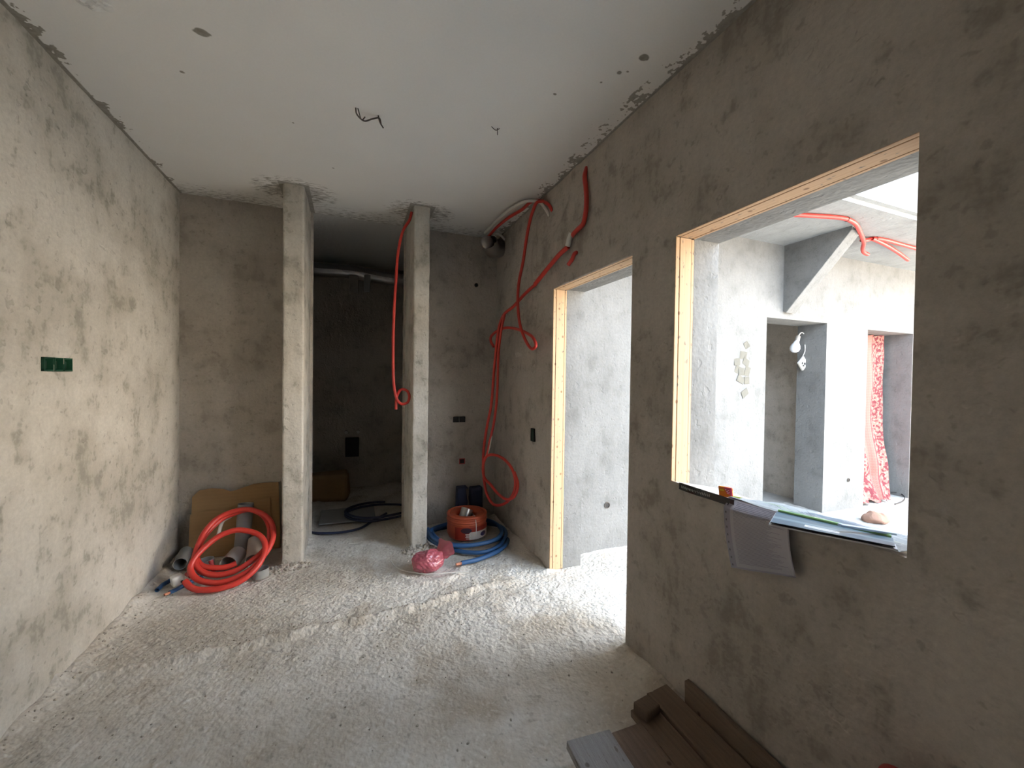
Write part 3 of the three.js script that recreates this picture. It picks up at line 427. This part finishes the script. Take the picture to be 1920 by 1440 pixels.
// ---------------------------------------------------------------- ceiling hook and plaster scraps
{
  const t = thing('ceiling_hook', 'bent wire hook of a lamp point in the middle of the ceiling', 'hook', [0.073, YC, -2.252]);
  mesh('wire', tube([[-0.06, 0.004, 0.02], [-0.055, -0.03, 0.02], [-0.02, -0.045, 0.0], [0.02, -0.02, -0.01], [0.055, -0.012, 0.0], [0.065, -0.05, 0.01]], 0.004, 30, 6), M.steel, t);
  mesh('wire', tube([[0.05, 0.004, 0.0], [0.058, -0.04, 0.015], [0.075, -0.07, 0.02]], 0.0035, 14, 6), M.steel, t); mesh('wire', tube([[-0.05, 0.0, 0.02], [-0.03, -0.06, 0.03], [-0.015, -0.05, 0.045]], 0.003, 14, 6), M.steel, t);
}
single('ceiling_wire', [tube([[0.70, YC + 0.002, -2.11], [0.727, YC - 0.012, -2.11], [0.745, YC - 0.004, -2.10]], 0.0022, 10, 5), tube([[0.735, YC + 0.002, -2.11], [0.74, YC - 0.03, -2.12]], 0.002, 6, 5)], M.steel, 'tiny wire end sticking out of the ceiling right of the hook', 'wire');
single('plaster_splash', lumpy(new THREE.IcosahedronGeometry(0.05, 4).scale(1.2, 0.22, 0.7).translate(-0.893, YC - 0.002, -1.985), 0.02, 22, 5), mat([0.74, 0.73, 0.70], 0.95), 'white plaster splash on the ceiling near the left wall', 'plaster');

// ---------------------------------------------------------------- the patio's fittings
{
  const sh = new THREE.Shape(); sh.moveTo(0, 0.01); sh.lineTo(0, -0.645); sh.lineTo(0.03, -0.66); sh.lineTo(0.575, -0.03); sh.lineTo(0.58, 0.01); sh.closePath();
  const g = new THREE.ExtrudeGeometry(sh, { depth: 0.13, bevelEnabled: true, bevelSize: 0.006, bevelThickness: 0.006, bevelSegments: 2 }); g.rotateY(-Math.PI / 2); g.translate(4.135, YS, ZW); lumpy(g, 0.006, 5, 4);
  struct('trim_1', g, M.white);
}
const slabs = [[[3.0, 2.728, -2.255], [3.157, 2.728, -2.218], [3.410, 2.728, -2.142], [3.666, 2.728, -2.076], [3.740, 2.725, -2.068], [3.888, 2.72, -2.089], [4.160, 2.705, -2.19], [4.40, 2.69, -2.29], [4.52, 2.67, -2.36], [4.62, 2.66, -2.40], [4.72, 2.66, -2.42]], [[4.33, 2.70, -2.27], [4.42, 2.715, -2.28], [4.466, 2.728, -2.265], [4.50, 2.73, -2.248], [4.622, 2.73, -2.234], [4.901, 2.728, -2.241], [5.128, 2.725, -2.244], [5.4, 2.725, -2.25]], [[4.45, 2.724, -2.250], [4.60, 2.715, -2.262], [4.734, 2.71, -2.28], [5.08, 2.70, -2.345], [5.42, 2.69, -2.42]]];
['red conduit running under the patio slab to a drooping end', 'red conduit fixed along the patio slab to the window edge', 'red conduit end branching down below the patio slab'].forEach((text, k) => {
  const t = thing('slab_conduit', text, 'conduit'); mesh('tube', tube(slabs[k], 0.017, 90, 10), M.red, t);
  if (k < 2) mesh('clip', new THREE.TorusGeometry(0.0175, 0.003, 6, 16).rotateY(Math.PI / 2).translate(...(k ? [4.50, 2.73, -2.248] : [3.74, 2.725, -2.068])), M.black, t);
});
{
  const t = thing('bulb', 'white light bulb on a wire in the left far doorway', 'light bulb', [4.545, 1.79, -2.98]);
  mesh('glass', new THREE.LatheGeometry([[0, -0.075], [0.022, -0.072], [0.042, -0.055], [0.05, -0.03], [0.045, 0.0], [0.03, 0.03], [0.022, 0.055]].map(([a, b]) => new THREE.Vector2(a, b)), 20), mat([0.8, 0.82, 0.85], 0.3), t);
  mesh('socket', new THREE.CylinderGeometry(0.024, 0.026, 0.06, 16).translate(0, 0.085, 0), M.beigePvc, t); mesh('cord', tube([[0, 0.11, 0], [0.03, 0.17, 0], [0.10, 0.18, -0.01], [0.147, 0.12, -0.02]], 0.006, 20, 6), M.wire, t); t.rotation.z = -0.35;
  const p = thing('wall_plate', 'tilted white square plate hanging below the bulb', 'plate', [4.655, 1.60, -2.97]);
  const g = new RoundedBoxGeometry(0.115, 0.115, 0.02, 2, 0.004); g.rotateZ(0.75); mesh('plate', g, M.whitePvc, p); mesh('cutout', [box(-0.03, -0.012, -0.01, 0.014, 0.008, 0.0115), box(0.008, 0.03, -0.016, 0.008, 0.008, 0.0115), box(-0.014, 0.01, -0.034, -0.018, 0.008, 0.0115)], M.black, p);
  mesh('cord', tube([[0, 0.08, 0], [0.035, 0.14, 0], [0.03, 0.21, 0]], 0.005, 14, 6), M.wire, p);
}
stub(1.948, 0.369, ZW, 0.026, 'round dark pipe hole low on the patio wall seen through the doorway');
stub(5.125, 0.315, ZW, 0.022, 'small dark hole in the pier between the two far doorways');
{
  const w = scene.getObjectByName('wall_patio_far');
  const dab = mat([0.20, 0.19, 0.155], 0.97, rough1), spots = [[3.50, 1.74], [3.46, 1.64], [3.38, 1.58], [3.50, 1.575], [3.40, 1.50], [3.44, 1.49], [3.52, 1.49], [3.43, 1.41], [3.51, 1.40], [3.49, 1.28]];
  for (const [x, y] of spots) { const g = lumpy(new RoundedBoxGeometry(rr(0.06, 0.10), rr(0.06, 0.09), 0.006, 2, 0.002).rotateZ(rr(-0.6, 0.6)), 0.01, 20, Math.floor(x * 100)); g.translate(x, y, ZW + 0.001); mesh('mortar_dab', g, dab, w); }
}
// curtain in the right far doorway
{
  const cm = colorTex(512, 1024, (i, j) => {
    const u = i / 512, v = j / 1024, salmon = [0.40, 0.16, 0.125], dark = [0.16, 0.02, 0.032], cream = [0.45, 0.28, 0.205];
    const band = Math.abs(u - 0.55 - 0.0 * v) < 0.15; let k;
    if (band) { const a = (u * 30) % 1 - 0.5, b = (v * 60) % 1 - 0.5; k = sstep(0.06, 0.02, Math.abs(Math.hypot(a, b) - 0.28)) * 0.75 + sstep(0.012, 0.006, Math.abs(Math.abs(u - 0.55) - 0.14)); return mix3(salmon, dark, clamp(k) * 0.8); }
    const q = fbm(u * 26, v * 52, 5, 3); k = sstep(-0.05, 0.12, q + 0.25 * fbm(u * 5, v * 10, 8, 2)); const fl = sstep(0.10, 0.2, vnoise(u * 40, v * 80, 21)); return mix3(mix3(salmon, cream, fl * 0.7), dark, k * 0.9);
  });
  const t = thing('patterned_curtain', 'long red and salmon patterned curtain in the right far doorway', 'curtain');
  const g = relief(lines(0, 1, 1 / 60), lines(0, 1, 1 / 90), (u, v) => {
    const y0 = mix(1.90, 2.005, u), fold = 0.035 * Math.sin(u * 19 + v * 2) * (0.3 + 0.7 * (1 - v)) + 0.015 * vnoise(u * 7, v * 5, 4), low = sstep(0.14, 0.0, v);
    return [mix(5.50, 6.27, u) - 0.10 * (1 - v) * (1 - u) + 0.06 * (1 - v) * Math.sin(u * 5) - 0.25 * low * u, Math.max(0.02 + 0.012 * Math.sin(u * 30), y0 * v + 0.02 - 0.05 * low), -3.02 + fold + 0.16 * low + 0.10 * sstep(0.5, 0.1, v)];
  }, () => 0, 1);
  mesh('cloth', g, new THREE.MeshStandardMaterial({ map: cm, roughness: 0.9, side: THREE.DoubleSide }), t);
  mesh('hanging_cord', tube([[5.40, 1.90, -3.05], [5.8, 1.945, -3.03], [6.27, 2.01, -3.02], [6.33, 2.02, -3.02]], 0.006, 20, 6), M.black, t);
}
single('floor_cable', tube([[6.05, 0.02, -2.86], [6.25, 0.03, -2.90], [6.34, 0.03, -2.85], [6.25, 0.02, -2.76], [6.0, 0.02, -2.66], [5.75, 0.02, -2.62]], 0.006, 40, 6), M.black, 'thin black cable looped on the patio floor beside the curtain', 'cable');
single('clay_shard', lumpy(new THREE.IcosahedronGeometry(0.13, 5).scale(1.1, 0.45, 0.8).translate(4.93, 0.03, -2.40), 0.03, 8, 6), mat([0.26, 0.15, 0.105], 0.9), 'reddish brown clay lump on the patio floor behind the sill papers', 'clay');

// dark far room seen through the left far doorway: lintel beam
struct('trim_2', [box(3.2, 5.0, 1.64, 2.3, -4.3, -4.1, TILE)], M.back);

// ---------------------------------------------------------------- papers on the window sill
function canvasTex(w, h, draw) { const c = document.createElement('canvas'); c.width = w; c.height = h; draw(c.getContext('2d'), w, h); const t = new THREE.CanvasTexture(c); t.colorSpace = THREE.SRGBColorSpace; return t; }
function quad(pts, th, nu = 16, nv = 10, wave = 0.002, s = 1) {        // thin wavy sheet through four corners a b c d (a-b front edge), with thickness
  const [a, b, c, d] = pts.map(V), at = (u, v) => { const p = a.clone().lerp(b, u), q = d.clone().lerp(c, u); return p.lerp(q, v); };
  const mk = (o, f) => relief(lines(0, 1, 1 / nu), lines(0, 1, 1 / nv), (u, v) => { const p = at(u, v); return [p.x, p.y + o + wave * fbm(u * 4, v * 4, s, 2), p.z]; }, () => 0, 1, [], f);
  const rim = [[[0, 0], [1, 0]], [[1, 0], [1, 1]], [[1, 1], [0, 1]], [[0, 1], [0, 0]]].map(([m, n]) => relief(lines(0, 1, 1 / nu), [0, 1], (u, v) => { const uu = mix(m[0], n[0], u), vv = mix(m[1], n[1], u), p = at(uu, vv); return [p.x, p.y + v * th + wave * fbm(uu * 4, vv * 4, s, 2), p.z]; }, () => 0, 1));
  return [mk(th, false), [mk(0, true), ...rim]];
}
function sheet(t, name, pts, th, top, edge, wave, s) { const [a, b] = quad(pts, th, 18, 12, wave, s); const o = mesh(name, a, top, t); mesh(name + '_edge', b, edge, t); return o; }
const paperEdge = mat([0.60, 0.62, 0.65], 0.6);
{
  const t = thing('site_plan', 'large printed plan sheet spread over the window sill', 'drawing');
  const tx = canvasTex(1024, 512, (x, w, h) => {
    x.fillStyle = '#c9d2d6'; x.fillRect(0, 0, w, h); x.fillStyle = '#7d93a6'; x.fillRect(300, 60, 420, 330); x.fillStyle = '#a8b0a8'; x.fillRect(340, 180, 300, 90); x.fillStyle = '#b9dca2'; x.fillRect(60, 250, 320, 22); x.fillRect(640, 290, 300, 20); x.fillStyle = '#8c6f66'; x.fillRect(720, 300, 130, 60);
    for (let k = 0; k < 420; k++) { const px = rr(0, w), py = rr(0, h); x.fillStyle = ['#2b3238', '#55606a', '#f2f4f2', '#6f8aa5'][Math.floor(rr(0, 4))]; x.fillRect(px, py, rr(3, 26), rr(1, 5)); }
    x.strokeStyle = '#23282c'; x.lineWidth = 3; for (let k = 0; k < 14; k++) { x.beginPath(); x.moveTo(rr(0, w), rr(0, h)); x.lineTo(rr(0, w), rr(0, h)); x.stroke(); } x.strokeStyle = '#f4f6f6'; x.lineWidth = 5; for (let k = 0; k < 9; k++) { x.beginPath(); x.moveTo(rr(0, w), rr(0, h)); x.lineTo(rr(0, w), rr(0, h)); x.stroke(); }
  });
  sheet(t, 'print', [[1.345, 0.953, -1.12], [1.345, 0.953, -0.60], [1.585, 0.932, -0.61], [1.57, 0.920, -1.06]], 0.002, mat([0.42, 0.42, 0.42], 0.4, { map: tx }), paperEdge, 0.010, 31);
}
{
  const t = thing('document_folder', 'slate blue document folder with white label overhanging the sill edge', 'folder');
  const tx = canvasTex(512, 256, (x, w, h) => { x.fillStyle = '#5d7180'; x.fillRect(0, 0, w, h); x.fillStyle = '#7e93a0'; x.fillRect(0, 120, w, 40); x.fillStyle = '#eef1f4'; x.fillRect(150, 168, 150, 44); x.fillStyle = '#5c6b7c'; for (let k = 0; k < 2; k++) x.fillRect(162, 180 + k * 14, 122, 4); });
  sheet(t, 'cover', [[1.195, 0.966, -0.845], [1.335, 0.966, -0.605], [1.455, 0.950, -0.665], [1.310, 0.968, -0.905]], 0.003, mat(0xffffff, 0.3, { map: tx }), M.black, 0.001, 41);
  sheet(t, 'back_cover', [[1.190, 0.958, -0.847], [1.337, 0.958, -0.600], [1.46, 0.940, -0.665], [1.310, 0.960, -0.91]], 0.004, paperEdge, paperEdge, 0.0005, 42);
  const e = mesh('green_edge', tube([[1.312, 0.972, -0.903], [1.38, 0.965, -0.785], [1.452, 0.955, -0.668]], 0.0055, 16, 8), mat([0.32, 0.55, 0.20], 0.4), t); e.userData.label = 'light green folder edge';
}
{
  const t = thing('binder_spine', 'pale blue plastic binding strip lying across the papers', 'binding strip'); mesh('strip', new RoundedBoxGeometry(0.17, 0.008, 0.016, 2, 0.003).rotateZ(-0.15).rotateY(-0.35).translate(1.40, 0.972, -0.70), mat([0.55, 0.68, 0.82], 0.3), t);
}
{
  const t = thing('plastic_sleeve', 'clear punched sleeve with a printed page hanging below the sill', 'plastic sleeve');
  const tx = canvasTex(512, 512, (x, w, h) => { x.fillStyle = '#8a8690'; x.fillRect(0, 0, w, h); x.fillStyle = '#a9a5ad'; x.fillRect(60, 0, w - 70, h - 14); x.fillStyle = '#5d5963'; for (let k = 0; k < 46; k++) x.fillRect(90, 14 + k * 10, rr(250, 400), 2.6); x.fillStyle = '#3b3840'; for (let k = 0; k < 9; k++) { x.beginPath(); x.ellipse(22, 40 + k * 56, 6, 9, 0, 0, 7); x.fill(); } });
  const m = new THREE.MeshPhysicalMaterial({ map: tx, roughness: 0.25, side: THREE.DoubleSide, clearcoat: 0.6, clearcoatRoughness: 0.15 });
  const g = relief(lines(0, 1, 1 / 16), lines(0, 1, 1 / 16), (u, v) => { const zt = mix(-1.118, -0.873, u), zb = mix(-1.068, -0.837, u), y = mix(mix(0.712, 0.795 - 0.015, u), mix(0.952, 0.957, u), v), bend = sstep(0.86, 1, v); return [mix(1.318 - 0.010 * Math.sin(v * 3) - 0.004 * Math.sin(u * 6), 1.345, bend) - 0.012 * (1 - v), y, mix(zb, zt, v)]; }, () => 0, 1);
  mesh('page', g, m, t); const strip = relief(lines(0, 1, 1 / 10), lines(0, 1, 1 / 10), (u, v) => [1.346 + 0.12 * v, 0.9565 - 0.033 * v + 0.001 * Math.sin(u * 9), mix(-1.118, -0.873, u)], () => 0, 1); mesh('folded_top', strip, m, t);
}
{
  const t = thing('sweet_packet', 'small orange and pink printed packet standing on the window sill', 'packet', [1.362, 0.944, -1.145]); t.rotation.y = -1.2;
  const tx = canvasTex(256, 192, (x, w, h) => { x.fillStyle = '#f0821e'; x.fillRect(0, 0, w, h); x.fillStyle = '#e8506e'; x.beginPath(); x.moveTo(110, 0); x.lineTo(256, 0); x.lineTo(256, 150); x.lineTo(150, 120); x.fill(); x.fillStyle = '#f6d23a'; x.fillRect(20, 50, 80, 34); x.fillStyle = '#ffffff'; for (const [a, b] of [[130, 40], [150, 70], [175, 50], [190, 85], [165, 100]]) x.fillRect(a, b, 18, 14); x.fillStyle = '#1d1a18'; x.fillRect(146, 56, 10, 10); x.fillRect(182, 70, 10, 10); });
  mesh('packet', lumpy(new RoundedBoxGeometry(0.052, 0.040, 0.010, 3, 0.004).translate(0, 0.022, 0), 0.004, 30, 3), mat(0xffffff, 0.35, { map: tx }), t); mesh('torn_tip', new THREE.ConeGeometry(0.008, 0.035, 6).rotateZ(-1.35).translate(0.045, 0.008, 0), mat([0.62, 0.66, 0.12], 0.5), t);
}
{
  const t = thing('dark_ruler', 'dark translucent plastic strip with white markings along the sill edge', 'plastic strip');
  const tx = canvasTex(1024, 96, (x, w, h) => { x.fillStyle = '#1f2622'; x.fillRect(0, 0, w, h); x.strokeStyle = '#c8d0cc'; x.lineWidth = 4; for (let k = 0; k < 60; k++) { const a = 60 + k * 15; x.beginPath(); x.moveTo(a, 30 + (k % 3) * 6); x.lineTo(a + (k % 2 ? 8 : -5), 66); x.stroke(); } });
  const g = new THREE.PlaneGeometry(0.27, 0.030, 20, 2); g.rotateY(-Math.PI / 2); const p = g.attributes.position; for (let i = 0; i < p.count; i++) p.setX(i, p.getX(i) + 0.004 * Math.sin(p.getZ(i) * 22)); g.translate(1.327, 0.940, -1.215); g.computeVertexNormals();
  const b = new RoundedBoxGeometry(0.0035, 0.028, 0.262, 1, 0.001); b.translate(1.331, 0.940, -1.215); mesh('markings', g, new THREE.MeshStandardMaterial({ map: tx, roughness: 0.2, side: THREE.DoubleSide }), t); mesh('strip', b, mat([0.02, 0.028, 0.024], 0.2), t);
}

// ---------------------------------------------------------------- boards in the front right corner
function board(name, text, w, th, len, at, ry, rx, rz, m, group) {
  const g = new RoundedBoxGeometry(w, th, len, 3, 0.004); const p = g.attributes.position; lumpy(g, 0.006, 6, Math.floor(w * 1000)); plankUV(g, 2);
  const o = single(name, g, m, text, 'board', group); o.position.set(...at); o.rotation.set(rx, ry, rz); return o;
}
board('grey_board', 'weathered grey board, nearest end of the timber heap by the camera', 0.175, 0.03, 0.80, [0.785, 0.088, -0.83], -0.05, 0.03, -0.02, M.boardGrey);
board('brown_board', 'wide dark brown board partly under the weathered grey one', 0.23, 0.03, 0.95, [0.945, 0.034, -0.79], -0.02, 0.0, 0.0, M.boardBrown);
board('brown_board', 'brown board with a cut block on its end in the timber heap', 0.105, 0.03, 0.95, [1.118, 0.034, -0.85], -0.015, 0.0, 0.02, M.boardBrown);
board('brown_batten', 'thin brown batten lying along the middle of the timber heap', 0.042, 0.04, 1.0, [1.197, 0.042, -0.86], -0.01, 0.0, 0.0, M.boardBrown);
board('brown_board', 'brown board lying closest to the foot of the right wall', 0.075, 0.03, 0.7, [1.262, 0.045, -1.02], -0.0, 0.0, 0.10, M.boardBrown);
board('wall_board', 'brown plank tilted on edge along the foot of the right wall', 0.026, 0.10, 0.75, [1.318, 0.085, -0.90], 0.0, 0.03, 0.05, M.boardBrown);
single('wood_block', lumpy(new RoundedBoxGeometry(0.085, 0.04, 0.07, 3, 0.008).rotateY(0.2).translate(1.118, 0.073, -1.285), 0.006, 14, 4), M.boardBrown, 'small wooden block on the end of a brown board', 'block');
single('red_cloth', lumpy(new RoundedBoxGeometry(0.12, 0.40, 0.16, 6, 0.05).translate(1.255, 0.26, -0.50), 0.03, 7, 5), M.redDark, 'dark red cloth bundle at the bottom right under the window', 'cloth');

// ---------------------------------------------------------------- mortar crumbs
{
  const g = lumpy(new THREE.IcosahedronGeometry(1, 1), 0.35, 1.3, 4), n = 620, im = new THREE.InstancedMesh(g, mat([0.42, 0.375, 0.31], 0.97), n), o = new THREE.Object3D();
  for (let i = 0; i < n; i++) {
    const k = i % 6; let x, z;
    if (k < 2) { const cx = k ? 0.525 : -0.39; x = cx + rr(-0.14, 0.14); z = ZF + Math.abs(rr(-1, 1) * rr(0, 1)) * 0.13 - 0.01; } else if (k === 2) { x = XL + 0.02 + rr(0, 1) ** 2 * 0.16; z = rr(-3.3, -1.5); } else if (k === 3) { x = rr(-0.9, 0.8); z = -2.47 + rr(-0.06, 0.05) - 0.1 * sstep(0.3, 0.9, x); } else { x = rr(XL + 0.1, XR - 0.1); z = rr(-3.2, -1.2); }
    const s = (k < 2 ? rr(0.004, 0.014) : rr(0.002, 0.006)); o.position.set(x, floorHeight(x, z) + s * 0.3, z); o.rotation.set(rr(0, 6), rr(0, 6), rr(0, 6)); o.scale.set(s, s * rr(0.5, 1), s * rr(0.7, 1.2)); o.updateMatrix(); im.setMatrixAt(i, o.matrix);
  }
  im.name = 'mortar_crumbs'; im.castShadow = im.receiveShadow = true; im.userData = { kind: 'stuff', label: 'small crumbs of mortar scattered over the rough floor', category: 'debris' }; scene.add(im);
}
renderer.render(scene, camera);
